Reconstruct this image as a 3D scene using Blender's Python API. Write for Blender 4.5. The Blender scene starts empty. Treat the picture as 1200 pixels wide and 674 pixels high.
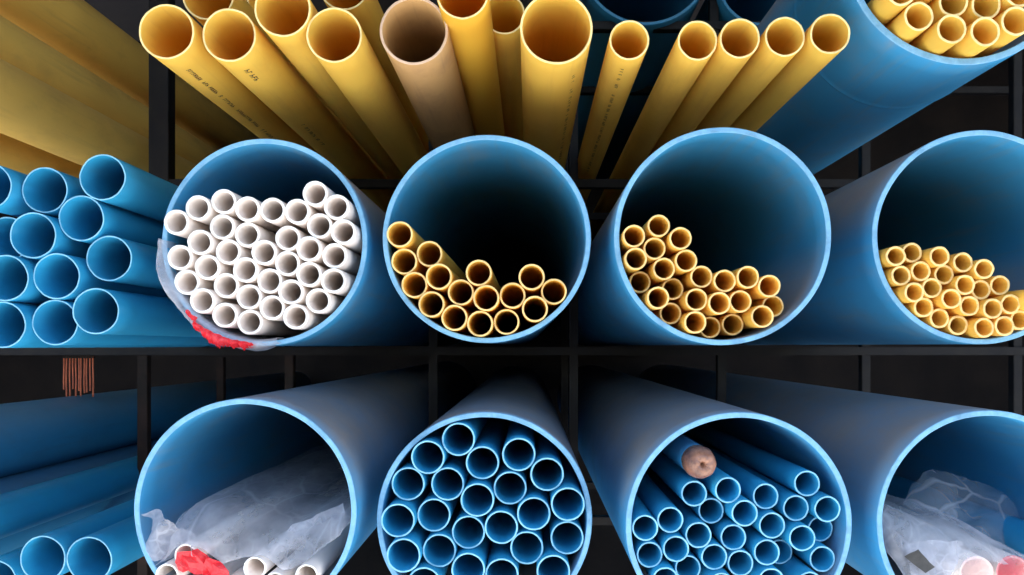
import bpy, bmesh, math, random
from mathutils import Vector, Matrix, noise
sc = bpy.context.scene
random.seed(7)
F = 933.0            # focal length in pixels of the 1200 px wide photograph
VX, VY = 620.0, 405.0  # where the pipes run to
CZ = 1.5             # height of the camera
RACK = 2.455         # distance of the rack's front frame
COL = bpy.data.collections.new('yard'); sc.collection.children.link(COL)
def W(px, py, y): return Vector(((px-VX)*y/F, y, CZ-(py-VY)*y/F))

# ------------------------------------------------------------------ materials
def mat(name):
    m = bpy.data.materials.new(name); m.use_nodes = True
    nt = m.node_tree; nt.nodes.clear()
    out = nt.nodes.new('ShaderNodeOutputMaterial')
    return m, nt, out
def nd(nt, t, **kw):
    n = nt.nodes.new(t)
    for k, v in kw.items(): setattr(n, k, v)
    return n
def ramp(nt, src, stops):
    r = nd(nt, 'ShaderNodeValToRGB'); nt.links.new(src, r.inputs[0])
    e = r.color_ramp.elements
    while len(e) < len(stops): e.new(0.5)
    for i, (p, c) in enumerate(stops):
        e[i].position = p; e[i].color = c if len(c) == 4 else (*c, 1)
    return r
def mix(nt, fac, a, b, mode='MIX'):
    m = nd(nt, 'ShaderNodeMix', data_type='RGBA', blend_type=mode)
    for s, v in ((m.inputs[0], fac), (m.inputs[6], a), (m.inputs[7], b)):
        if hasattr(v, 'is_output') or hasattr(v, 'links'): nt.links.new(v, s)
        elif isinstance(v, (int, float)): s.default_value = v
        else: s.default_value = (*v, 1)
    return m.outputs[2]
def math_(nt, op, a, b=0.0, clamp=False):
    m = nd(nt, 'ShaderNodeMath', operation=op); m.use_clamp = clamp
    for s, v in ((m.inputs[0], a), (m.inputs[1], b)):
        if isinstance(v, (int, float)): s.default_value = v
        else: nt.links.new(v, s)
    return m.outputs[0]
def tex(nt, scale, stretch=(1, 1, 1), detail=4, rough=.55):
    tc = nd(nt, 'ShaderNodeTexCoord'); mp = nd(nt, 'ShaderNodeMapping')
    oi = nd(nt, 'ShaderNodeObjectInfo')
    va = nd(nt, 'ShaderNodeVectorMath', operation='SCALE')
    va.inputs[0].default_value = (37.0, 0.0, 53.0); nt.links.new(oi.outputs['Random'], va.inputs['Scale'])
    ad = nd(nt, 'ShaderNodeVectorMath', operation='ADD')
    nt.links.new(tc.outputs['Object'], ad.inputs[0]); nt.links.new(va.outputs[0], ad.inputs[1])
    nt.links.new(ad.outputs[0], mp.inputs[0]); mp.inputs['Scale'].default_value = stretch
    n = nd(nt, 'ShaderNodeTexNoise'); n.inputs['Scale'].default_value = scale
    n.inputs['Detail'].default_value = detail; n.inputs['Roughness'].default_value = rough
    nt.links.new(mp.outputs[0], n.inputs['Vector'])
    return n.outputs['Fac']

def pvc(name, base, dark, dirt, rough=.42, translucent=0.0, tint=None, dust=0.0, dustcol=(.28, .25, .235), dirt_amt=.5, vary=.08, coat=0.0):
    m, nt, out = mat(name)
    L = nt.links
    n1 = tex(nt, 3.0, (1, .35, 1), 3)
    c = mix(nt, ramp(nt, n1, [(.35, (0, 0, 0)), (.7, (1, 1, 1))]).outputs[0], base, dark)
    st = tex(nt, 60, (1, .05, 1), 4)              # scuffs drawn along the pipe
    sr = ramp(nt, st, [(.55, (0, 0, 0)), (.75, (1, 1, 1))]).outputs[0]
    pt = tex(nt, 9, (1, .5, 1), 5, .65)
    pr = ramp(nt, pt, [(.5, (0, 0, 0)), (.72, (1, 1, 1))]).outputs[0]
    a = math_(nt, 'MULTIPLY', math_(nt, 'ADD', math_(nt, 'MULTIPLY', sr, .45), math_(nt, 'MULTIPLY', pr, .55)), dirt_amt, True)
    c = mix(nt, a, c, dirt)
    oi = nd(nt, 'ShaderNodeObjectInfo')
    hv = nd(nt, 'ShaderNodeHueSaturation')
    L.new(math_(nt, 'ADD', math_(nt, 'MULTIPLY', oi.outputs['Random'], 2*vary), 1-vary), hv.inputs['Value'])
    L.new(c, hv.inputs['Color']); c = hv.outputs['Color']
    if dust:
        g = nd(nt, 'ShaderNodeNewGeometry'); sx = nd(nt, 'ShaderNodeSeparateXYZ'); L.new(g.outputs['Normal'], sx.inputs[0])
        up = ramp(nt, sx.outputs['Z'], [(.0, (0, 0, 0)), (.6, (1, 1, 1))]).outputs[0]
        tc = nd(nt, 'ShaderNodeTexCoord'); sy = nd(nt, 'ShaderNodeSeparateXYZ'); L.new(tc.outputs['Object'], sy.inputs[0])
        far = ramp(nt, math_(nt, 'MULTIPLY', sy.outputs['Y'], 8.0), [(.0, (.45, .45, .45)), (.45, (1, 1, 1))]).outputs[0]
        dn = ramp(nt, tex(nt, 14, (1, .6, 1), 6, .7), [(.25, (.55, .55, .55)), (.7, (1, 1, 1))]).outputs[0]
        d = math_(nt, 'MULTIPLY', math_(nt, 'MULTIPLY', up, far), math_(nt, 'MULTIPLY', dn, dust), True)
        c = mix(nt, d, c, dustcol)
    b = nd(nt, 'ShaderNodeBsdfPrincipled')
    L.new(c, b.inputs['Base Color'])
    rr = nd(nt, 'ShaderNodeMapRange'); L.new(pt, rr.inputs[0]); rr.inputs[3].default_value = rough-.08; rr.inputs[4].default_value = rough+.18
    L.new(rr.outputs[0], b.inputs['Roughness'])
    b.inputs['Specular IOR Level'].default_value = .4
    bp = nd(nt, 'ShaderNodeBump'); bp.inputs['Strength'].default_value = .12; bp.inputs['Distance'].default_value = .002
    L.new(st, bp.inputs['Height']); L.new(bp.outputs[0], b.inputs['Normal'])
    sh = b.outputs[0]
    if translucent:
        t = nd(nt, 'ShaderNodeBsdfTranslucent'); t.inputs[0].default_value = (*(tint or base), 1)
        ms = nd(nt, 'ShaderNodeMixShader'); ms.inputs[0].default_value = translucent
        L.new(sh, ms.inputs[1]); L.new(t.outputs[0], ms.inputs[2]); sh = ms.outputs[0]
    L.new(sh, out.inputs[0])
    return m
def cut(name, base, dark, rough=.6):
    m, nt, out = mat(name)
    n = tex(nt, 70, (1, 1, 1), 5, .7)
    c = mix(nt, ramp(nt, n, [(.35, (0, 0, 0)), (.75, (1, 1, 1))]).outputs[0], base, dark)
    grime = ramp(nt, tex(nt, 16, (1, 1, 1), 5, .7), [(.48, (0, 0, 0)), (.75, (.7, .7, .7))]).outputs[0]
    c = mix(nt, grime, c, tuple(v*.45 for v in dark))
    b = nd(nt, 'ShaderNodeBsdfPrincipled'); nt.links.new(c, b.inputs['Base Color']); b.inputs['Roughness'].default_value = rough
    bp = nd(nt, 'ShaderNodeBump'); bp.inputs['Strength'].default_value = .3; bp.inputs['Distance'].default_value = .001
    nt.links.new(n, bp.inputs['Height']); nt.links.new(bp.outputs[0], b.inputs['Normal'])
    nt.links.new(b.outputs[0], out.inputs[0]); return m
def simple(name, a, b_, scale=12, rough=.7, metal=0.0, stretch=(1, 1, 1), bump=.2, spec=.15):
    m, nt, out = mat(name)
    n = tex(nt, scale, stretch, 6, .65)
    c = mix(nt, ramp(nt, n, [(.35, (0, 0, 0)), (.65, (1, 1, 1))]).outputs[0], a, b_)
    b = nd(nt, 'ShaderNodeBsdfPrincipled'); nt.links.new(c, b.inputs['Base Color']); b.inputs['Roughness'].default_value = rough
    b.inputs['Metallic'].default_value = metal; b.inputs['Specular IOR Level'].default_value = spec
    bp = nd(nt, 'ShaderNodeBump'); bp.inputs['Strength'].default_value = bump; bp.inputs['Distance'].default_value = .004
    nt.links.new(n, bp.inputs['Height']); nt.links.new(bp.outputs[0], b.inputs['Normal'])
    nt.links.new(b.outputs[0], out.inputs[0]); return m
def film(name, col, opac_lo, opac_hi, scale=14, stretch=(1, 1, 1), rough=.16, crease_glint=.42):
    """Thin clear plastic: mostly see-through, milky in patches, with glints painted along creases, denser where it turns edge-on."""
    m, nt, out = mat(name); L = nt.links
    n = tex(nt, scale, stretch, 5, .6)
    fac = nd(nt, 'ShaderNodeMapRange'); L.new(n, fac.inputs[0]); fac.inputs[1].default_value = .35; fac.inputs[2].default_value = .72
    fac.inputs[3].default_value = opac_lo; fac.inputs[4].default_value = opac_hi
    def ridge(sc_, wd):
        tc = nd(nt, 'ShaderNodeTexCoord'); mp = nd(nt, 'ShaderNodeMapping'); L.new(tc.outputs['Object'], mp.inputs[0])
        mp.inputs['Scale'].default_value = stretch; mp.inputs['Rotation'].default_value = (.5, .3, .2)
        ns = nd(nt, 'ShaderNodeTexNoise'); ns.inputs['Scale'].default_value = sc_*.7; L.new(mp.outputs[0], ns.inputs['Vector'])
        vm = nd(nt, 'ShaderNodeVectorMath', operation='SCALE'); L.new(ns.outputs['Color'], vm.inputs[0]); vm.inputs['Scale'].default_value = .9/sc_
        va = nd(nt, 'ShaderNodeVectorMath', operation='ADD'); L.new(mp.outputs[0], va.inputs[0]); L.new(vm.outputs[0], va.inputs[1])
        v = nd(nt, 'ShaderNodeTexVoronoi', feature='DISTANCE_TO_EDGE'); v.inputs['Scale'].default_value = sc_; L.new(va.outputs[0], v.inputs['Vector'])
        lo = tex(nt, sc_*.6, stretch, 2, .5)
        a = math_(nt, 'SUBTRACT', 1.0, math_(nt, 'DIVIDE', v.outputs['Distance'], wd), True)
        return math_(nt, 'MULTIPLY', a, math_(nt, 'MULTIPLY', math_(nt, 'SUBTRACT', lo, .4), 4.0, True), True)
    rg = math_(nt, 'MAXIMUM', ridge(scale*1.2, .06), math_(nt, 'MULTIPLY', ridge(scale*3.0, .10), .6))
    lw = nd(nt, 'ShaderNodeLayerWeight'); lw.inputs[0].default_value = .35
    f = math_(nt, 'ADD', fac.outputs[0], math_(nt, 'MULTIPLY', rg, crease_glint*.5), True)  # highlights on the folds painted in as extra opacity
    f = math_(nt, 'ADD', f, math_(nt, 'MULTIPLY', lw.outputs['Facing'], .25), True)
    d = nd(nt, 'ShaderNodeBsdfPrincipled'); d.inputs['Base Color'].default_value = (*col, 1); d.inputs['Roughness'].default_value = rough
    bp = nd(nt, 'ShaderNodeBump'); bp.inputs['Strength'].default_value = .5; bp.inputs['Distance'].default_value = .004
    L.new(math_(nt, 'ADD', math_(nt, 'MULTIPLY', rg, .4), math_(nt, 'MULTIPLY', tex(nt, scale*1.5, stretch, 3, .5), .7)), bp.inputs['Height']); L.new(bp.outputs[0], d.inputs['Normal'])
    t = nd(nt, 'ShaderNodeBsdfTranslucent'); t.inputs[0].default_value = (*col, 1)
    m1 = nd(nt, 'ShaderNodeMixShader'); m1.inputs[0].default_value = .4; L.new(d.outputs[0], m1.inputs[1]); L.new(t.outputs[0], m1.inputs[2])
    tr = nd(nt, 'ShaderNodeBsdfTransparent')
    m2 = nd(nt, 'ShaderNodeMixShader'); L.new(f, m2.inputs[0]); L.new(tr.outputs[0], m2.inputs[1]); L.new(m1.outputs[0], m2.inputs[2])
    L.new(m2.outputs[0], out.inputs[0]); return m

BLUE = pvc('blue_pvc', (.035, .24, .46), (.028, .20, .40), (.14, .20, .24), rough=.38, dust=.98, dirt_amt=.8)
BLUES = pvc('blue_pvc_thin', (.020, .27, .48), (.016, .225, .42), (.07, .15, .21), rough=.35, dirt_amt=.3, vary=.12)
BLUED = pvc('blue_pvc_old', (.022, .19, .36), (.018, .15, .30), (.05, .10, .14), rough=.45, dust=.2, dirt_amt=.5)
BCUT = cut('blue_cut_edge', (.17, .385, .57), (.10, .28, .46))
BCUTS = cut('blue_thin_cut_edge', (.22, .50, .66), (.12, .36, .55))
YEL = pvc('yellow_pvc', (.82, .62, .105), (.75, .54, .085), (.34, .20, .07), rough=.45, translucent=.32, tint=(.98, .45, .03), dirt_amt=.5, vary=.12)
YELD = pvc('yellow_pvc_dirty', (.50, .31, .12), (.38, .22, .09), (.18, .10, .06), rough=.6, dirt_amt=.8)
YELO = pvc('yellow_pvc_sunlit', (.85, .56, .06), (.80, .50, .05), (.6, .36, .06), rough=.4, translucent=.3, tint=(.95, .35, .02), dirt_amt=.2)  # orange glow of sun through the wall put into colour and tint
YCUT = cut('yellow_cut_edge', (.86, .68, .30), (.74, .54, .2))
YCUTD = cut('yellow_dirty_cut_edge', (.62, .44, .30), (.5, .34, .22))
YELS = pvc('thin_yellow_pvc', (.80, .50, .075), (.70, .40, .06), (.34, .20, .07), rough=.42, translucent=.2, tint=(.98, .38, .02), dirt_amt=.5, vary=.14)
YCUTS = cut('thin_yellow_cut_edge', (.80, .56, .22), (.66, .44, .15))
WHT = pvc('white_pvc', (.86, .785, .725), (.80, .72, .66), (.55, .44, .38), rough=.35, translucent=.12, tint=(.9, .82, .76), dirt_amt=.35, vary=.08)
WCUT = cut('white_cut_edge', (.88, .87, .84), (.8, .78, .74))
STEEL = simple('rack_paint', (.005, .005, .007), (.010, .009, .009), 18, .55)
RUST = simple('rack_rusty_paint', (.009, .007, .006), (.024, .013, .010), 14, .7)
INK = simple('print_ink', (.03, .025, .02), (.10, .07, .04), 40, .7)
FILM = film('clear_film', (.74, .75, .82), .14, .46, 10, (1, .35, 1))
FILMT = film('thin_clear_film', (.68, .70, .74), .04, .24, 8, crease_glint=.8)
FILMR = film('red_film', (.85, .035, .05), .8, 1.0, 30, crease_glint=.1)
FILMW = film('folded_white_film', (.66, .67, .74), .22, .6, 12, crease_glint=.8)
COPPER = simple('tape_end', (.32, .15, .09), (.12, .055, .04), 38, .22, bump=.9, spec=.5)
GREYLBL = simple('grey_label', (.03, .03, .03), (.06, .06, .06), 30, .5)
ORANGE = simple('orange_cord', (.42, .12, .06), (.26, .08, .05), 50, .8)
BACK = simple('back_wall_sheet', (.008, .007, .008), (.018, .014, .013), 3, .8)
CONC = simple('yard_concrete', (.57, .565, .56), (.47, .47, .475), 1.5, .85)
TIN = simple('shade_tin', (.10, .10, .11), (.14, .13, .13), 2, .6)

# ------------------------------------------------------------------ building helpers
def link(name, me, parent=None, loc=None):
    o = bpy.data.objects.new(name, me); COL.objects.link(o)
    if loc is not None: o.location = loc
    if parent is not None: o.parent = parent
    return o
def tag(o, label=None, cat=None, group=None, kind=None):
    if label:
        n = len(label.split()); assert 4 <= n <= 16, (n, label)
        o['label'] = label
    if cat: o['category'] = cat
    if group: o['group'] = group
    if kind: o['kind'] = kind
    return o
def mesh_from(bm, name, mats, smooth=True):
    me = bpy.data.meshes.new(name); bm.to_mesh(me); bm.free()
    for m in mats: me.materials.append(m)
    if smooth:
        for p in me.polygons: p.use_smooth = True
    return me
_cache = {}
def tube_mesh(r, wall, length, body, rim, seg=64, variant=0, bell=None):
    """Pipe along +Y, its cut end at the origin; slightly rough saw cut; the cut annulus has the rim material."""
    key = (round(r, 5), round(wall, 5), round(length, 3), body.name, rim.name, seg, variant, bell)
    if key in _cache: return _cache[key]
    rnd = random.Random(hash((round(r*1e4), variant)) & 0xffff)
    ch = min(wall*.18, .0012)
    ri = r-wall
    prof = [(ri, length), (ri, length*.4), (ri, .25), (ri, .06), (ri, ch), (ri+ch, 0), (r-ch, 0), (r, ch), (r, .06), (r, .25)]
    if bell: prof += [(r, bell), (r+.0012, bell+.003), (r-.0022, bell+.006), (r-.0025, bell+.012), (r-.0015, bell+.02)]
    prof += [(r, length*.4), (r, length), (ri, length)]
    p1, p2 = rnd.random()*6.28, rnd.random()*6.28
    tiltx, tiltz = rnd.uniform(-.02, .02), rnd.uniform(-.02, .02)
    oval = rnd.uniform(-.006, .006)
    bm = bmesh.new(); rings = []
    for (q, y) in prof[:-1]:
        ring = []
        for k in range(seg):
            a = 2*math.pi*k/seg
            w = 0.0
            if y <= ch*1.01:
                w = .0006*math.sin(3*a+p1)+.0004*math.sin(7*a+p2)+rnd.uniform(-.0002, .0002)
            q2 = q + (.00035*noise.noise(Vector((math.cos(a)*(4 if r > .1 else 6), math.sin(a)*(4 if r > .1 else 6), variant*3+q)))*(1.6 if r > .1 else 1) if y <= ch*1.01 else 0)
            yy = y + ((tiltx*math.cos(a)+tiltz*math.sin(a))*q if y < .02 else 0) + w
            ring.append(bm.verts.new((q2*math.cos(a)*(1+oval), yy, q2*math.sin(a)*(1-oval))))
        rings.append(ring)
    n = len(rings)
    for i in range(n):
        A, B = rings[i], rings[(i+1) % n]
        cutband = abs(prof[i][1]) <= ch*1.01 and abs(prof[(i+1) % n][1]) <= ch*1.01
        for k in range(seg):
            f = bm.faces.new((A[k], A[(k+1) % seg], B[(k+1) % seg], B[k]))
            f.material_index = 1 if cutband else 0
    bmesh.ops.recalc_face_normals(bm, faces=bm.faces)
    me = mesh_from(bm, 'pipe', [body, rim])
    for p in me.polygons:
        if p.material_index == 1: p.use_smooth = False
    _cache[key] = me
    return me
def pipe(name, px, py, rpx, real_r, wall, body, rim, length=3.2, dy=0.0, seg=64, variant=0, D=None, spin=True, bell=None, tilt=None):
    """Pipe whose cut end is seen at (px, py) with radius rpx: its distance follows from its real radius."""
    if D is None: D = real_r*F/rpx
    loc = W(px, py, D); loc.y += dy
    o = link(name, tube_mesh(real_r, wall, length, body, rim, seg, variant, bell), loc=loc)
    if spin: o.rotation_euler = (0, random.choice((0, 1.1, 2.3, 3.9, 5.0)), 0)
    if tilt: o.rotation_euler = (tilt[0], o.rotation_euler[1], tilt[1])
    return o
def add_box(bm, c, s):
    m = Matrix.Translation(c) @ Matrix.Diagonal((*s, 1))
    bmesh.ops.create_cube(bm, size=1, matrix=m)
def box_obj(name, c, s, m, parent=None, bevel=.0):
    bm = bmesh.new(); bmesh.ops.create_cube(bm, size=1, matrix=Matrix.Diagonal((*s, 1)))
    if bevel: bmesh.ops.bevel(bm, geom=bm.edges[:], offset=bevel, segments=2, affect='EDGES')
    return link(name, mesh_from(bm, name, [m], False), parent, c)
def print_marks(parent, r, phi, y0, y1, h=.007, seed=1, gap=.35):
    """Worn stencil marks along a pipe: rows of small worn strokes following the curved wall; too blurred in the photo to read."""
    rnd = random.Random(seed); bm = bmesh.new(); R = r+.0005; y = y0
    def patch(ya, yb, ha, hb):
        vs = []
        n = 3
        for j in range(n+1):
            a = phi+(ha+(hb-ha)*j/n)/r
            vs.append([bm.verts.new((R*math.cos(a), yy, R*math.sin(a))) for yy in (ya, yb)])
        for j in range(n): bm.faces.new((vs[j][0], vs[j][1], vs[j+1][1], vs[j+1][0]))
    while y < y1:
        w = h*rnd.uniform(.5, .8)
        if rnd.random() < gap: y += w*rnd.uniform(.8, 2.5); continue
        k = rnd.random(); t = h*.22
        patch(y, y+t, -h/2, h/2)
        if k < .7: patch(y+t, y+w, rnd.choice((-h/2, 0, h/2-t)), 0) if False else patch(y+t, y+w, h/2-t, h/2)
        if k > .3: patch(y+t, y+w*.9, -t/2, t/2)
        if k > .5: patch(y+w-t, y+w, -h/2, 0)
        y += w+h*.28
    me = mesh_from(bm, 'printed_marking', [INK])
    o = link('printed_marking', me, parent)
    o.rotation_euler = (0, -parent.rotation_euler[1], 0)
    return o
def side_phi(px, py, off):
    """Angle round the pipe of the line seen off*radius to the left-below of its middle (toward the vanishing point)."""
    dx, dz = VX-px, -(VY-py)
    base = math.atan2(dz, dx)
    return base+math.asin(off)*(-1)
ORD = ['first', 'second', 'third', 'fourth', 'fifth', 'sixth', 'seventh', 'eighth', 'ninth', 'tenth', 'eleventh', 'twelfth']
def rows_of(pts, r):
    order = sorted(range(len(pts)), key=lambda i: pts[i][1]); rows = []; start = None
    for i in order:
        if start is None or pts[i][1]-start > 1.25*r: rows.append([]); start = pts[i][1]
        rows[-1].append(i)
    for q in rows: q.sort(key=lambda i: pts[i][0])
    return rows
def relax(pts, r, c=None, R=None, it=300):
    P = [list(p) for p in pts]
    for _ in range(it):
        for i in range(len(P)):
            for j in range(i+1, len(P)):
                dx, dy = P[j][0]-P[i][0], P[j][1]-P[i][1]; d = math.hypot(dx, dy) or 1e-3
                if d < 2.02*r:
                    s = (2.02*r-d)/2/d
                    P[i][0] -= dx*s; P[i][1] -= dy*s; P[j][0] += dx*s; P[j][1] += dy*s
            if c:
                dx, dy = P[i][0]-c[0], P[i][1]-c[1]; d = math.hypot(dx, dy)
                if d > R-r: P[i][0] = c[0]+dx*(R-r)/d; P[i][1] = c[1]+dy*(R-r)/d
    m = max(math.hypot(a[0]-b[0], a[1]-b[1]) for a, b in zip(P, pts))
    bad = sum(1 for i in range(len(P)) for j in range(i) if math.hypot(P[i][0]-P[j][0], P[i][1]-P[j][1]) < 1.97*r)
    print('relax: moved at most %.1f px, still touching %d' % (m, bad))
    return P

# ------------------------------------------------------------------ the rack
rack = link('pipe_rack', None, loc=(0, RACK, 0)); tag(rack, 'dark steel rack of square posts and crossbars holding all the pipes', 'rack')
T = .027
def bar(name, px0, px1, py0, py1, y, m, t=T, parent=rack, dep=T):
    a, b = W(px0, py0, y), W(px1, py1, y)
    c = (a+b)/2; s = Vector((max(abs(b.x-a.x), t), dep, max(abs(b.z-a.z), t)))
    c = c-parent.location if parent else c
    return box_obj(name, c, s, m, parent, .0015)
for k, (y, q) in enumerate(((RACK, 1.0), (RACK/.8, .8))):
    S = lambda v, c: c+(v-c)*1.0
    for px in ((-164, -40, 169, 340, 508, 672, 845, 1013, 1190) if k == 0 else (169, 672, 1330)):
        wx = VX+(px-VX)*q; t0 = VY+(-360-VY)*q; t1 = VY+(930-VY)*q
        if k == 0 and px == 845:
            bar('post', 845, 845, 218, t1, y, STEEL); bar('post', 836, 836, t0, 206, y, STEEL)
        elif k == 0 and px == 169:
            bar('post', 169, 169, 416, t1, y, RUST, .031); o = bar('post', 190, 190, t0, 404, y, STEEL, .060, dep=.05)
        else: bar('post', wx, wx, t0 if k == 0 or px != 169 else VY+14, t1, y, RUST if px in (169, 340) else STEEL)
    for py in (-170, 32, 216, 411.5, 609.5, 806):
        wy = VY+(py-VY)*q
        bar('crossbar', VX+((508 if py < 100 else 172 if k and py < 300 else -170)-VX)*q, VX+((1200 if k == 0 else 1340)-VX)*q, wy, wy, y-.0028 if k == 0 else y, STEEL, .025, dep=T+.008)
for px in (672,):
    for py in (411.5, 609.5):
        a = W(px, py, RACK)
        box_obj('side_rail', Vector((a.x, RACK*1.125, a.z))-rack.location, Vector((.024, RACK*.25-T-.01, .02)), STEEL, rack)

# ------------------------------------------------------------------ big blue pipes
BIG = 'big blue pipes laid on the rack'
def big(px, py, rpx, label, wall=.0098, m=BLUE, real=.2, **kw):
    o = pipe('large_pipe', px, py, rpx, real, wall, m, BCUT, seg=144, length=3.4, spin=False, **kw)
    tag(o, label, 'pipe', BIG); return o, real*F/rpx
c1, D1 = big(310, 284, 121, 'big blue pipe in the upper row stuffed with white pipes', variant=1)
c2, D2 = big(570.5, 280, 122, 'big blue pipe with a sparse layer of sixteen thin yellow pipes on its bottom', variant=2)
c3, D3 = big(847, 277, 127.5, 'big blue pipe in the upper row with yellow pipes heaped to its left', variant=3)
c4, D4 = big(1149, 278, 126, 'big blue pipe of the upper row cut by the right edge, yellow pipes inside', variant=4)
ca, DA = big(287, 598, 131, 'big blue pipe in the lower row holding a film wrapped bundle with red print', variant=5)
cb, DB = big(568, 609, 126, 'big blue pipe packed all the way up with medium blue pipes', variant=6)
cc, DC = big(866, 616, 133, 'big blue pipe of thin blue pipes under one tape wrapped tan end', variant=7)
cd, DD = big(1160, 614, 133, 'big blue pipe in the lower right corner with crumpled clear film inside', variant=8)
ct, DT = big(1129, -65, 141, 'big blue pipe in the top right corner with a raised ring and yellow pipes', variant=9, wall=.0125, real=.223, bell=.27)
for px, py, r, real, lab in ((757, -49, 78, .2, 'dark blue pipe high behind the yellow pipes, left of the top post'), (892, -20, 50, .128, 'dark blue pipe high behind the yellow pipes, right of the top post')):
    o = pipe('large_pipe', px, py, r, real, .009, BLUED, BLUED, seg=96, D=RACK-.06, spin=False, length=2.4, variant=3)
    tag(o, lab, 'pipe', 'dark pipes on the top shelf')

# ------------------------------------------------------------------ bundles inside them
def bundle(name, pts, rpx, box, Rin, D, wallpx, body, rim, noun, where, group, jit=.012, front=-.012, back=(), seg=40, length=2.9, scale=1.0):
    c, R = box
    k_ = (D+front)/D                       # the ends stand this much nearer than the big pipe's rim
    pts = [(VX+(x-VX)*k_, VY+(y-VY)*k_) for x, y in pts]; rpx = rpx*k_
    P = relax(pts, rpx, c, Rin)
    real = rpx*D/F; wall = wallpx*D/F; rows = rows_of(P, rpx); out = []
    for ri, row in enumerate(rows):
        for k, i in enumerate(row):
            dy = front+random.uniform(-jit, jit)
            if i in back: dy += .05
            loc = W(P[i][0], P[i][1], D); loc.y = D+dy
            o = link(name, tube_mesh(real, wall, length, body, rim, seg, (i*7) % 6), loc=loc)
            o.rotation_euler = (0, random.uniform(0, 6.28), 0)
            rowtxt = 'bottom row' if ri == len(rows)-1 else ('top row' if ri == 0 else ORD[ri]+' row down')
            if len(row) == 1: pos = 'alone in ' + rowtxt
            else: pos = ('leftmost' if k == 0 else 'rightmost' if k == len(row)-1 else ORD[k]+' from left') + ' in ' + rowtxt
            tag(o, f'{noun}, {pos}, {where}', 'pipe', group); out.append((o, P[i]))
    return out
def C(lst, x0, y0, s): return [(x0+x/s, y0+y/s) for x, y in lst]
white = C([(85,185),(160,135),(262,115),(345,143),(420,143),(518,152),(600,97),(680,133),(600,197),(692,217),(247,203),(342,232),(480,242),(170,258),(570,283),(652,300),(268,290),(405,295),(97,315),(200,350),(335,355),(485,338),(120,402),(262,412),(415,393),(572,372),(652,390),(180,467),(337,452),(495,430),(420,488),(590,467),(252,517),(342,543),(510,522)], 180, 200, 3.065)
bundle('white_pipe', white, 14.7, ((310, 284), 121), 111.5, D1, 3.0, WHT, WCUT, 'white pipe end', 'in upper big blue pipe', 'white pipes bundled in one big pipe', .007, -.026)
y2 = C([(100,208),(110,305),(205,280),(155,393),(253,370),(220,465),(335,422),(410,345),(305,515),(433,442),(405,538),(533,435),(503,532),(610,370),(705,412),(620,483)], 440, 220, 3.37)
bundle('yellow_pipe', y2, 15.2, ((570.5, 280), 122), 115, D2, 2.1, YELS, YCUTS, 'yellow pipe', 'in sparsest big pipe', 'thin yellow pipes in the sparse layer', .014, -.01)
y3 = C([(147,205),(240,167),(325,205),(222,240),(148,290),(350,287),(267,317),(175,375),(418,350),(500,367),(588,355),(675,393),(307,397),(238,437),(388,437),(475,455),(558,450),(718,462),(298,490),(388,528),(465,543),(550,538),(650,507)], 700, 220, 3.37)
bundle('yellow_pipe', y3, 13.1, ((847, 277), 127.5), 119.5, D3, 2.2, YELS, YCUTS, 'yellow pipe', 'of left-heaped pile', 'thin yellow pipes heaped to the left', .010, -.01, back=(7, 12, 17, 18, 20, 21))
y4 = C([(298,308),(368,285),(470,297),(553,322),(633,338),(328,373),(402,350),(503,363),(708,397),(442,408),(562,400),(635,408),(370,430),(505,445),(570,470),(655,480),(722,465),(427,480),(490,515),(563,540),(640,550),(708,548),(778,527),(852,530)], 960, 220, 3.37)
bundle('yellow_pipe', y4, 11.7, ((1149, 278), 126), 118, D4, 2.7, YELS, YCUTS, 'small thick-walled yellow pipe', 'in right edge big pipe', 'thick walled yellow pipes at the right edge', .014, -.012)
o = pipe('yellow_pipe', 1213, 351, 12, .020, .003, YEL, YCUT, variant=2, seg=40, dy=0, D=D4-.035, length=2.9); tag(o, 'yellow pipe sticking out furthest at the right edge, above the others of the pile', 'pipe')
bb = C([(320,195),(213,257),(405,280),(535,250),(635,318),(140,355),(282,353),(388,405),(502,373),(710,418),(588,458),(112,475),(233,467),(350,532),(472,508),(712,550),(130,600),(250,588),(565,587),(358,650),(475,675),(665,665),(190,712)], 430, 450, 3.007)
bundle('blue_pipe', bb, 19.6, ((568, 609), 126), 118.5, DB, 1.9, BLUES, BCUTS, 'medium blue pipe', 'in fully packed pipe', 'medium blue pipes filling one big pipe', .02, -.012, seg=48)
bc = C([(333,380),(450,360),(600,390),(755,342),(147,500),(235,472),(403,450),(505,440),(710,432),(817,430),(342,527),(478,545),(615,492),(718,535),(830,530),(167,607),(258,577),(400,607),(500,630),(600,593),(685,625),(820,625),(215,685),(310,658),(610,695),(742,700),(420,705)], 710, 460, 3.15)
bundle('blue_pipe', bc, 15.3, ((866, 616), 133), 125, DC, 1.9, BLUES, BCUTS, 'thin blue pipe', 'below tape-wrapped end', 'thin blue pipes in the lower right big pipe', .02, .0, back=(20, 6, 14), seg=40)
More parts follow.
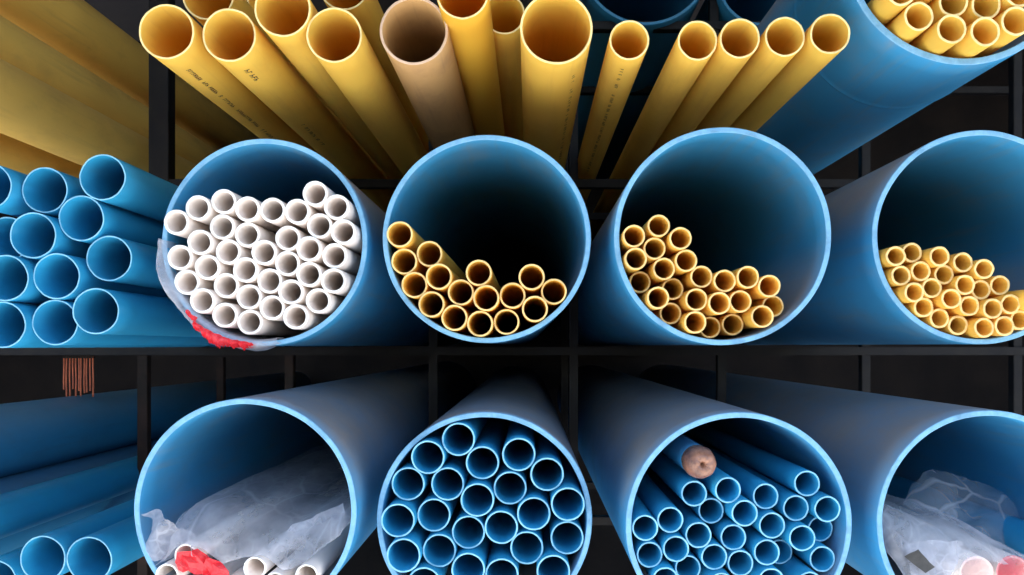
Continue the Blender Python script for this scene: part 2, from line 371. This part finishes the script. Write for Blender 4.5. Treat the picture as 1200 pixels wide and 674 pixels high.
# pipe with its end wrapped in tan tape, lying on the thin blue ones
rw = 18.2*DC/F
wp = link('capped_pipe', None, loc=W(821.5, 543, DC+.0)); tag(wp, 'grey pipe with rounded tan tape wrapped end lying on thin blue pipes', 'pipe')
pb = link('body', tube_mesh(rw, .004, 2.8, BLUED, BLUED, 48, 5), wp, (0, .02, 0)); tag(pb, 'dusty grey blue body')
bm = bmesh.new(); rings = []; sg = 44
for j, (q, y) in enumerate(((1.03, .034), (1.05, .022), (1.04, .012), (1.0, .002), (.90, -.008), (.70, -.015), (.45, -.018), (.22, -.017), (.10, -.011), (.04, -.004))):
    ring = []
    for k in range(sg):
        a = 2*math.pi*k/sg
        w = 1+.03*noise.noise(Vector((math.cos(a)*3, y*60, math.sin(a)*3)))
        tw = .0012*noise.noise(Vector((math.cos(a)*2.5, math.sin(a)*2.5, j*.5)))*(2 if j > 3 else .3)
        ring.append(bm.verts.new((rw*q*w*math.cos(a), y+tw, rw*q*w*math.sin(a))))
    rings.append(ring)
for A, B in zip(rings, rings[1:]):
    for k in range(sg): bm.faces.new((A[k], A[(k+1) % sg], B[(k+1) % sg], B[k]))
bm.faces.new(rings[-1]); bmesh.ops.recalc_face_normals(bm, faces=bm.faces)
link('tape_cap', mesh_from(bm, 'tape_cap', [COPPER]), wp)
yt = C([(575,55),(690,108),(815,118),(930,72),(712,-6),(838,2),(495,-28),(620,-75),(745,-95),(870,-85),(930,-30)], 900, 0, 3.21)
tt = bundle('yellow_pipe', yt, 17.4, ((1129, -65), 141), 131, DT, 2.8, YEL, YCUT, 'yellow pipe', 'in top right corner pipe', 'yellow pipes in the top right corner', .010, -.045, seg=48)
for o, p in tt:
    if p[0] < 1060 and p[1] < 8: print_marks(o, o.data.vertices and 17.4*DT/F, -.9, .03, .2, .008, 5)

# ------------------------------------------------------------------ yellow pipes of the third row
YG = 'yellow pipes fanned out on the shelf above'
def ypipe(px, py, rpx, real, label, m=YEL, rim=YCUT, wall=.0035, v=0, **kw):
    o = pipe('yellow_pipe', px, py, rpx, real, wall, m, rim, variant=v, seg=72, length=3.3, **kw); tag(o, label, 'pipe', YG); return o
y1 = ypipe(195, 37, 32.5, .0505, 'wide yellow pipe with a long line of black print, leftmost of the upper fan', v=1)
ya = ypipe(268.5, 41, 31.5, .049, 'wide yellow pipe with short black print just under its rim, upper fan', v=2)
yb = ypipe(331, 10, 33, .051, 'wide yellow pipe raised between two lower ones, third from left in upper fan', v=3)
yc = ypipe(391.5, 41, 32.5, .0505, 'wide yellow pipe just left of the brown dirty one, clean and bright', v=4)
ypipe(236, -15, 31, .05, 'yellow pipe peeking at the top edge above the two leftmost ones', v=5, dy=.03)
ypipe(296, -28, 27, .048, 'yellow pipe body at the top edge behind the third wide pipe', v=0, dy=.1)
ypipe(400, -23, 30, .05, 'yellow pipe at the top edge above the clean one left of the brown pipe', v=1, dy=.02)
ypipe(485, 36, 40, .064, 'brownish dirty wide pipe among the yellow ones, grimy inside', YELD, YCUTD, .005, v=2)
ypipe(543, -3, 30.5, .0475, 'brightest yellow pipe at the top edge with a glowing orange mouth', YELO, YCUT, v=3, dy=-.02)
ypipe(590, 4, 25, .043, 'narrow yellow pipe half hidden between the bright one and the widest one', v=4, dy=.05)
yw = ypipe(652, 33, 42.5, .066, 'widest yellow pipe, in the middle of the upper fan above sparse big pipe', v=5, wall=.0042)
ypipe(652, -34, 24, .04, 'yellow pipe crossing the top edge behind the widest one', YELD, v=2, dy=.05)
s1 = ypipe(737.5, 47, 23.3, .037, 'slim yellow pipe standing apart beside the widest one, printed along its side', v=0)
s2 = ypipe(817.5, 47.5, 23.2, .037, 'slim yellow pipe first from left of the four side by side', v=1)
ypipe(867, 45, 23.4, .037, 'slim yellow pipe second from left of the four side by side', v=2)
ypipe(920, 43, 23.4, .037, 'slim yellow pipe third from left of the four side by side', v=3)
ypipe(973, 39.5, 23.6, .037, 'slim yellow pipe rightmost of four side by side, against the corner big pipe', v=4)
print_marks(y1, .0505, side_phi(195, 37, .55), .06, .62, .0085, 3, .25)
print_marks(ya, .049, side_phi(268, 41, .45), .03, .12, .011, 4, .15)
print_marks(ya, .049, side_phi(268, 41, .45), .42, .62, .008, 8, .3)
print_marks(yw, .066, side_phi(652, 33, -.62), .06, .8, .007, 9, .4)
print_marks(s1, .037, side_phi(737, 47, -.1), .05, .95, .0065, 6, .3)

# big yellow pipes in the far left bay (their ends are outside the photo)
def long_pipe(name, ang, d, real, m, rim, label, group, start=1.3, wall=.006):
    x, y = VX-d*math.cos(math.radians(ang)), VY+d*math.sin(math.radians(ang))
    loc = W(x, y, RACK); loc.y = start
    o = link(name, tube_mesh(real, wall, 3.6, m, rim, 96, 1), loc=loc); tag(o, label, 'pipe', group); return o
LG = 'large dull yellow pipes at the upper left'
YELB = pvc('yellow_pvc_aged', (.86, .56, .13), (.74, .47, .11), (.38, .23, .08), rough=.5, dirt_amt=.55, dust=.15, dustcol=(.25, .18, .1))
long_pipe('large_pipe', -34.7, 700, .1, YELB, YCUT, 'topmost of the large yellow pipes passing behind the thick left post', LG)
long_pipe('large_pipe', -28.6, 640, .1, YELB, YCUT, 'middle of the large yellow pipes passing behind the thick left post', LG)
long_pipe('large_pipe', -25.2, 560, .085, YELB, YCUT, 'broad yellow pipe lit along its side right above the stacked blue pipes', LG)
long_pipe('large_pipe', -19.3, 622, .085, YELB, YCUT, 'lowest of the large yellow pipes, mostly hidden by stacked blue pipes', LG, 1.5)

# ------------------------------------------------------------------ blue pipes stacked at the left
SG = 'medium blue pipes stacked at the left'
sp = C([(332,105),(125,137),(-27,132),(245,228),(107,288),(330,355),(172,413),(40,422),(162,560),(305,525),(18,568),(-35,285)], 0, 170, 2.696)
sp = relax(sp, 26.6)
labs = ['blue pipe on top right corner of the left stack, below the yellow pipes',
 'blue pipe in top row of left stack, next to the cropped leftmost one',
 'blue pipe cropped by the left edge in the top row of the left stack',
 'blue pipe in second row of left stack, lower left of the topmost right one',
 'blue pipe in left stack, below the second one of its top row',
 'blue pipe in the left stack with long body lit, level with the film edge',
 'blue pipe in third row of left stack, touching the two bottom left ones',
 'blue pipe cropped slightly by left edge, just above the bottom row of stack',
 'blue pipe in the middle of the bottom row of the left stack',
 'blue pipe at right end of the bottom row of the left stack',
 'blue pipe cropped by the left edge in the bottom row of the stack',
 'blue pipe of left stack seen only as a dark sliver at the left edge']
for i, p in enumerate(sp):
    o = pipe('blue_pipe', p[0], p[1], 26.8, .0442, .0026, BLUES, BCUTS, variant=i % 6, seg=64, D=.0442*F/27.0, dy=random.uniform(-.02, .02) + (.05 if i == 11 else 0), length=3)
    tag(o, labs[i], 'pipe', SG)
LL = 'blue pipes in the lower left bay'
q = .05*F/27
for (x, y, r, real, lab, dd) in ((50, 655, 27, .05, 'blue pipe end at the bottom left, left of its twin', 0), (104.5, 656, 27, .05, 'blue pipe end at the bottom left, nearer the film filled big pipe', 0),
                          (-7, 683, 27, .05, 'blue pipe end cropped in the bottom left corner', 0), (-52, 622, 27, .05, 'blue pipe whose long body slants above the bottom left pipe ends', .0)):
    o = pipe('blue_pipe', x, y, r, real, .003, BLUES, BCUTS, variant=int(x) % 6, D=q+dd, length=3); tag(o, lab, 'pipe', LL)
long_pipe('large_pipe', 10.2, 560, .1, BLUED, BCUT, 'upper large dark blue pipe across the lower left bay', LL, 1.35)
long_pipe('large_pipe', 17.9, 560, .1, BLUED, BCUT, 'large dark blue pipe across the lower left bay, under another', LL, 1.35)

# ------------------------------------------------------------------ clear film
def sheet(name, m, fn, nu, nv, parent=None, amp=.004, sc_=18, seed=0, stretch=(1, 1, 1)):
    bm = bmesh.new(); g = []
    for i in range(nu+1):
        row = []
        for j in range(nv+1):
            p = Vector(fn(i/nu, j/nv))
            q_ = Vector((p.x*stretch[0], p.y*stretch[1], p.z*stretch[2]))*sc_+Vector((seed*3.1, seed*1.7, seed))
            vd = noise.voronoi(q_*.55)[0]; cr_ = (vd[1]-vd[0])
            n = Vector((noise.turbulence(q_, 3, False)-.5, noise.turbulence(q_+Vector((9, 3, 1)), 3, False)-.5, noise.turbulence(q_+Vector((2, 8, 5)), 3, False)-.5))
            rdg = Vector((.3, -.3, 1))*(1-2*min(1, cr_*1.2))*.3; n *= .7
            row.append(bm.verts.new(p+(n+rdg)*amp))
        g.append(row)
    for i in range(nu):
        for j in range(nv): bm.faces.new((g[i][j], g[i+1][j], g[i+1][j+1], g[i][j+1]))
    return link(name, mesh_from(bm, name, [m]), parent)
def poly(pts, t):
    L = [0]
    for a, b in zip(pts, pts[1:]): L.append(L[-1]+math.hypot(*[u-v for u, v in zip(a, b)]))
    s = t*L[-1]
    for i in range(len(pts)-1):
        if s <= L[i+1] or i == len(pts)-2:
            f = (s-L[i])/(L[i+1]-L[i]+1e-9); return [u+(v-u)*f for u, v in zip(pts[i], pts[i+1])]
# film round the white pipes, spilling over the rim of their big pipe
fw = link('plastic_film', None); tag(fw, 'clear plastic film around the white pipes, spilling over the rim with red shredded edge', 'plastic film')
def collar(u, v):
    a = math.radians(179+u*101)                     # 168 -> 280 degrees, counted in the picture (x right, z up)
    prof = [(113, .16), (113.3, .02), (113.8, -.022), (119.5, -.034+.006*math.sin(u*19)), (125.5+1.5*math.sin(u*13), -.018), (127+2*math.sin(u*17+1), .028)]
    ext = min(1, .2+u*5) if u < .2 else 1.0 if v < .4 else min(1, .45+1.6*math.sin(math.pi*min(1, max(0, u*.95+.05))))
    R, y = poly([(p[0], p[1]*1000) for p in prof], v)
    R = 113.8+(R-113.8)*ext if R > 113.8 else R
    k = D1/F
    c = W(310, 284, D1)
    return (c.x+R*k*math.cos(a), D1+y/1000, c.z+R*k*math.sin(a))
sheet('film_wrap', FILM, collar, 90, 30, fw, .003, 30, 1)
def redhem(u, v):
    a = math.radians(225+u*43)
    c = W(310, 284, D1); k = D1/F
    jag = (.8*math.sin(u*61)+.8*math.sin(u*147+1)+.7*math.sin(u*37)+.7*math.sin(u*251))
    w = 3+10*math.sin(math.pi*min(1, u*.8+.1))**2+1.5*math.sin(u*16)
    R = 113.5+(3.5 if u > .18 else -1)+ (v*(w+jag))
    y = -.040+.008*math.sin(v*math.pi)*-1+.02*v*v+.003*math.sin(u*50)
    return (c.x+R*k*math.cos(a), D1+y, c.z+R*k*math.sin(a))
sheet('red_shredded_edge', FILMR, redhem, 260, 12, fw, .0022, 90, 2)
# wrapped bundle in the lower left big pipe
def inside(px, py, c, R):
    d = math.hypot(px-c[0], py-c[1])
    return (px, py) if d <= R else (c[0]+(px-c[0])*R/d, c[1]+(py-c[1])*R/d)
fa = link('plastic_film', None); tag(fa, 'milky plastic film sleeve drawn over a bundle of white pipes, red print near its mouth', 'plastic film')
secA = [(188, 655), (189, 625), (194, 610), (206, 602), (232, 601), (268, 607), (305, 618), (338, 622), (368, 612), (396, 606), (408, 618)]
lowA = [(186, 660), (196, 655), (207, 640), (222, 634), (238, 640), (262, 662), (290, 652), (310, 650), (335, 664), (360, 656), (380, 640), (408, 618)]
def wrapA(u, v):
    px, py = inside(*poly(secA, u), (287, 598), 119)
    lx, ly = inside(*poly(lowA, u), (287, 598), 119)
    if v < .3:
        f = v/.3; e = math.sin(f*math.pi/2)**1.5
        px, py, y = lx+(px-lx)*e, ly+(py-ly)*e, -.008+.11*f*f+.006*math.sin(u*23+f*3)
    else: y = .102+(v-.3)*1.8
    sag = 4*math.sin(u*14+v*5)*v*(1-v)
    p = W(px, py+sag, DA); p.y = DA+y; return p
sheet('film_sleeve', FILM, wrapA, 120, 90, fa, .007, 12, 3, (1, .25, 1))
secF = [(168, 600), (176, 597), (190, 603), (203, 606), (212, 618)]
secG = [(184, 652), (190, 657), (205, 650), (218, 645), (240, 650)]
def flapA(u, v):
    a, b = poly(secF, u), poly(secG, u)
    p = W(a[0]+(b[0]-a[0])*v+3*math.sin(v*7+u*4), a[1]+(b[1]-a[1])*v, DA)
    p.y = DA+.0+.03*math.sin(u*3.1)*v+.02*math.sin(v*5+u*7); return p
sheet('film_flap', FILMW, flapA, 40, 40, fa, .008, 30, 4)
def redA(u, v):
    a = poly([(212, 640), (232, 641), (250, 650), (266, 664)], u); b = poly([(214, 664), (232, 672), (250, 676), (268, 682)], u)
    p = W(a[0]+(b[0]-a[0])*v, a[1]+(b[1]-a[1])*v, DA); p.y = DA-.012+.02*u+.004*math.sin(u*23+v*9); return p
rp = sheet('red_printed_patch', FILMR, redA, 8, 4, fa, .012, 34, 5)
for p in rp.data.polygons: p.use_smooth = False
def fold(u, v):
    a = poly([(318, 640), (335, 622), (362, 612), (392, 598)], u); b = poly([(300, 662), (322, 654), (352, 648), (398, 628)], u)
    p = W(a[0]+(b[0]-a[0])*v, a[1]+(b[1]-a[1])*v, DA); p.y = DA+.03+.05*u+.01*math.sin(v*3.1)*-1; return p
sheet('film_fold', FILMW, fold, 50, 24, fa, .007, 26, 6)
WL = 'white pipes in the film sleeve'
for (x, y, r, lab, dy) in ((219, 650, 13.2, 'white pipe mouth behind the red printed film', 0), (197, 673, 13, 'white pipe mouth at the far left of the film wrapped bundle', -.01),
                      (299.5, 665, 13.5, 'white pipe mouth under a pinkish film, right of the red print', 0), (323, 683, 12.5, 'white pipe barely showing at the bottom edge of the wrapped bundle', 0),
                      (360, 674, 12.5, 'white pipe at right of the wrapped bundle with grey film along its body', -.02), (246, 686, 13, 'white pipe at the bottom edge just below the red print', .02), (272, 689, 13, 'white pipe at bottom edge between the two red film patches', .03)):
    o = link('white_pipe', tube_mesh(.020, .0028, 2.8, WHT, WCUT, 48, int(x) % 5), loc=W(x, y, DA+dy)); o.location.y = DA+dy-.005
    tag(o, lab, 'pipe', WL)
# crumpled film in the lower right big pipe
fd = link('plastic_film', None); tag(fd, 'crumpled clear film bag in the lower right big pipe with a grey patch', 'plastic film')
secD = [(1041, 640), (1044, 606), (1060, 604), (1090, 612), (1112, 622), (1140, 616), (1165, 626), (1190, 640), (1215, 655), (1250, 672)]
lowD = [(1042, 672), (1054, 686), (1074, 692), (1096, 684), (1112, 664), (1128, 652), (1145, 648), (1165, 652), (1187, 648), (1210, 656), (1250, 680)]
def wrapD(u, v):
    px, py = inside(*poly(secD, u), (1160, 614), 121)
    lx, ly = inside(*poly(lowD, u), (1160, 614), 121)
    if v < .3:
        f = v/.3; e = math.sin(f*math.pi/2)**1.5
        px, py, y = lx+(px-lx)*e, ly+(py-ly)*e, -.03+.10*f*f+.006*math.sin(u*19+f*3)
    else: y = .07+(v-.3)*1.4
    p = W(px, py+4*math.sin(u*13+v*5)*v*(1-v), DD); p.y = DD+y; return p
sheet('film_sleeve', FILM, wrapD, 110, 60, fd, .010, 12, 7, (1, .4, 1))
def bag(u, v):
    a = math.pi*(1-u)                      # half dome, left to right
    q_ = .15+.85*v
    x = 1122+72*q_*math.cos(a); z = 640-(92*q_*(math.sin(a)**.8))*(1+.12*math.sin(a*3+1))
    return W(x, z, DD+.05-.088*(1-q_)+.10*math.sin(a)+.12*q_)
sheet('film_bag', FILMT, bag, 70, 40, fd, .014, 14, 8)
def foldD(u, v):
    a = poly([(1062, 640), (1075, 634), (1100, 631), (1128, 631)], u); b = poly([(1066, 690), (1085, 676), (1100, 668), (1108, 660)], u)
    p = W(a[0]+(b[0]-a[0])*v, a[1]+(b[1]-a[1])*v, DD); p.y = DD-.0+.03*v*-1+.01*math.sin(u*6); return p
sheet('film_fold', FILMW, foldD, 40, 30, fd, .008, 24, 9)
def greyD(u, v):
    a = poly([(1049, 646), (1064, 637)], u); b = poly([(1072, 664), (1083, 657)], u)
    p = W(a[0]+(b[0]-a[0])*v, a[1]+(b[1]-a[1])*v, DD); p.y = DD-.036; return p
sheet('grey_patch', GREYLBL, greyD, 6, 12, fd, .002, 30, 10)
for (x, y, r, lab) in ((1144.5, 671, 19.5, 'white pipe mouth under film beside the red covered one, lower right'), (1187, 671, 20, 'white pipe mouth with red film over it in the lower right corner')):
    o = link('white_pipe', tube_mesh(19.0*DD/F, .0032, 2.8, WHT, WCUT, 64, int(x) % 5), loc=W(x, y, DD-.02)); tag(o, lab, 'pipe', 'white pipes in the crumpled film')
def redD(u, v):
    a = 2*math.pi*u; R = (19.6*v)*DD/F; c = W(1187, 671, DD-.03)
    return (c.x+R*math.cos(a), DD-.03-.008*(1-v*v)+.0015*math.sin(a*2+v*4)*v, c.z+R*math.sin(a))
FILMP = film('pink_film', (.75, .10, .14), .35, .75, 16)
sheet('red_film_cover', FILMP, redD, 48, 14, fd, .001, 30, 11)
def pinkD(u, v):
    a = 2*math.pi*u; R = (19.0*v)*DD/F; c = W(1144.5, 671, DD-.03)
    return (c.x+R*math.cos(a), DD-.03-.006*(1-v*v)+.0015*math.sin(a*2+v*4)*v, c.z+R*math.sin(a))
sheet('pale_film_cover', film('pale_pink_film', (.9, .62, .60), .3, .7, 16), pinkD, 48, 14, fd, .001, 30, 12)
o = link('blue_pipe', tube_mesh(.036, .003, 3, BLUES, BCUTS, 72, 2), loc=W(1256, 655, DD-.01)); tag(o, 'bright blue pipe behind the crumpled film, cut by the right edge', 'pipe')

# ------------------------------------------------------------------ orange cords hanging in the dark
cr = link('cord_bundle', None, loc=W(92, 417, RACK+.06)); tag(cr, 'hank of orange red cords hanging in the dark below the left blue stack', 'cord')
bm = bmesh.new()
for k in range(11):
    x = -.045+k*.009+random.uniform(-.002, .002); L_ = .118+random.uniform(-.014, .012); n = 8
    rad = .0026; prev = None
    for j in range(n+1):
        z = -L_*j/n; xx = x+.0006*math.sin(j*.8+k); ring = []
        for s in range(8):
            a = 2*math.pi*s/8; ring.append(bm.verts.new((xx+rad*math.cos(a), rad*math.sin(a), z)))
        if prev:
            for s in range(8): bm.faces.new((prev[s], prev[(s+1) % 8], ring[(s+1) % 8], ring[s]))
        else: bm.faces.new(ring)
        prev = ring
    bm.faces.new(prev[::-1])
link('cord', mesh_from(bm, 'cord', [ORANGE]), cr)
box_obj('tie', (0, 0, -.004), (.1, .012, .008), RUST, cr, .002)

# ------------------------------------------------------------------ setting
def plane(name, x0, x1, y0, y1, z, m, th=.0):
    return box_obj(name, ((x0+x1)/2, (y0+y1)/2, z), (x1-x0, y1-y0, .05), m)
tag(plane('ground', -60, 60, -60, 60, -.075, simple('street_asphalt', (.055, .053, .05), (.04, .04, .04), 6, .9)), kind='structure')  # unseen street, toned dark to limit bounce from farther off
tag(plane('bounce_pavement', -9, 9, -1.9, 5.3, -.025, CONC), kind='structure')  # unseen pale apron, added to bounce sunlight up at the pipes
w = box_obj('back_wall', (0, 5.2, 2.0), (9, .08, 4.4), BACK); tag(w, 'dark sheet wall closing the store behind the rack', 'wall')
for x, lab in ((-4.0, 'added dark panel shutting out side light, left of the rack'), (4.0, 'added dark panel shutting out side light, right of the rack')):
    tag(box_obj('light_block_wall', (x, 3.4, 2.0), (.08, 3.4, 4.0), BACK), lab, 'wall')  # unseen panels added to keep side light off the rack
CAN_Y, CAN_Z = -.7, 3.5
tag(box_obj('shade_roof', (0, (5.3+CAN_Y)/2, CAN_Z), (9.2, 5.3-CAN_Y, .06), TIN), 'unseen tin cover added to shade the rack', 'shade_roof')  # unseen cover, added to keep direct sun and sky off the rack

# ------------------------------------------------------------------ light
SUN_EL, SUN_AZ = 58.0, 18.0    # sun behind the camera, a little to its right
sun = bpy.data.lights.new('sun', 'SUN'); sun.energy = 5; sun.angle = math.radians(.53); sun.color = (1, .95, .88)
so = bpy.data.objects.new('sun', sun); COL.objects.link(so)
d = Vector((math.sin(math.radians(SUN_AZ))*math.cos(math.radians(SUN_EL)), -math.cos(math.radians(SUN_AZ))*math.cos(math.radians(SUN_EL)), math.sin(math.radians(SUN_EL))))
so.rotation_euler = d.to_track_quat('Z', 'Y').to_euler()
wd = bpy.data.worlds.new('World'); sc.world = wd; wd.use_nodes = True
nt = wd.node_tree; bg = nt.nodes['Background']; sky = nt.nodes.new('ShaderNodeTexSky'); sky.sky_type = 'NISHITA'; sky.sun_disc = False
sky.sun_elevation = math.radians(SUN_EL); sky.sun_rotation = math.atan2(d.x, d.y)
nt.links.new(sky.outputs[0], bg.inputs[0]); bg.inputs[1].default_value = .11

# ------------------------------------------------------------------ camera
cam = bpy.data.cameras.new('camera'); co = bpy.data.objects.new('camera', cam); COL.objects.link(co)
co.location = (0, 0, CZ); co.rotation_euler = (math.radians(90), 0, 0)
cam.sensor_width = 36; cam.lens = F/1200*36; cam.clip_start = .02; cam.clip_end = 500
cam.shift_x = -(VX-600)/1200; cam.shift_y = (VY-337)/1200
sc.camera = co
sc.view_settings.view_transform = 'Standard'; sc.view_settings.look = 'None'; sc.view_settings.gamma = 1
sc.view_settings.exposure = 2.2
sc.cycles.use_denoising = True
sc.cycles.max_bounces = 14; sc.cycles.diffuse_bounces = 8; sc.cycles.transparent_max_bounces = 16; sc.cycles.transmission_bounces = 8
sc.cycles.sample_clamp_indirect = 8
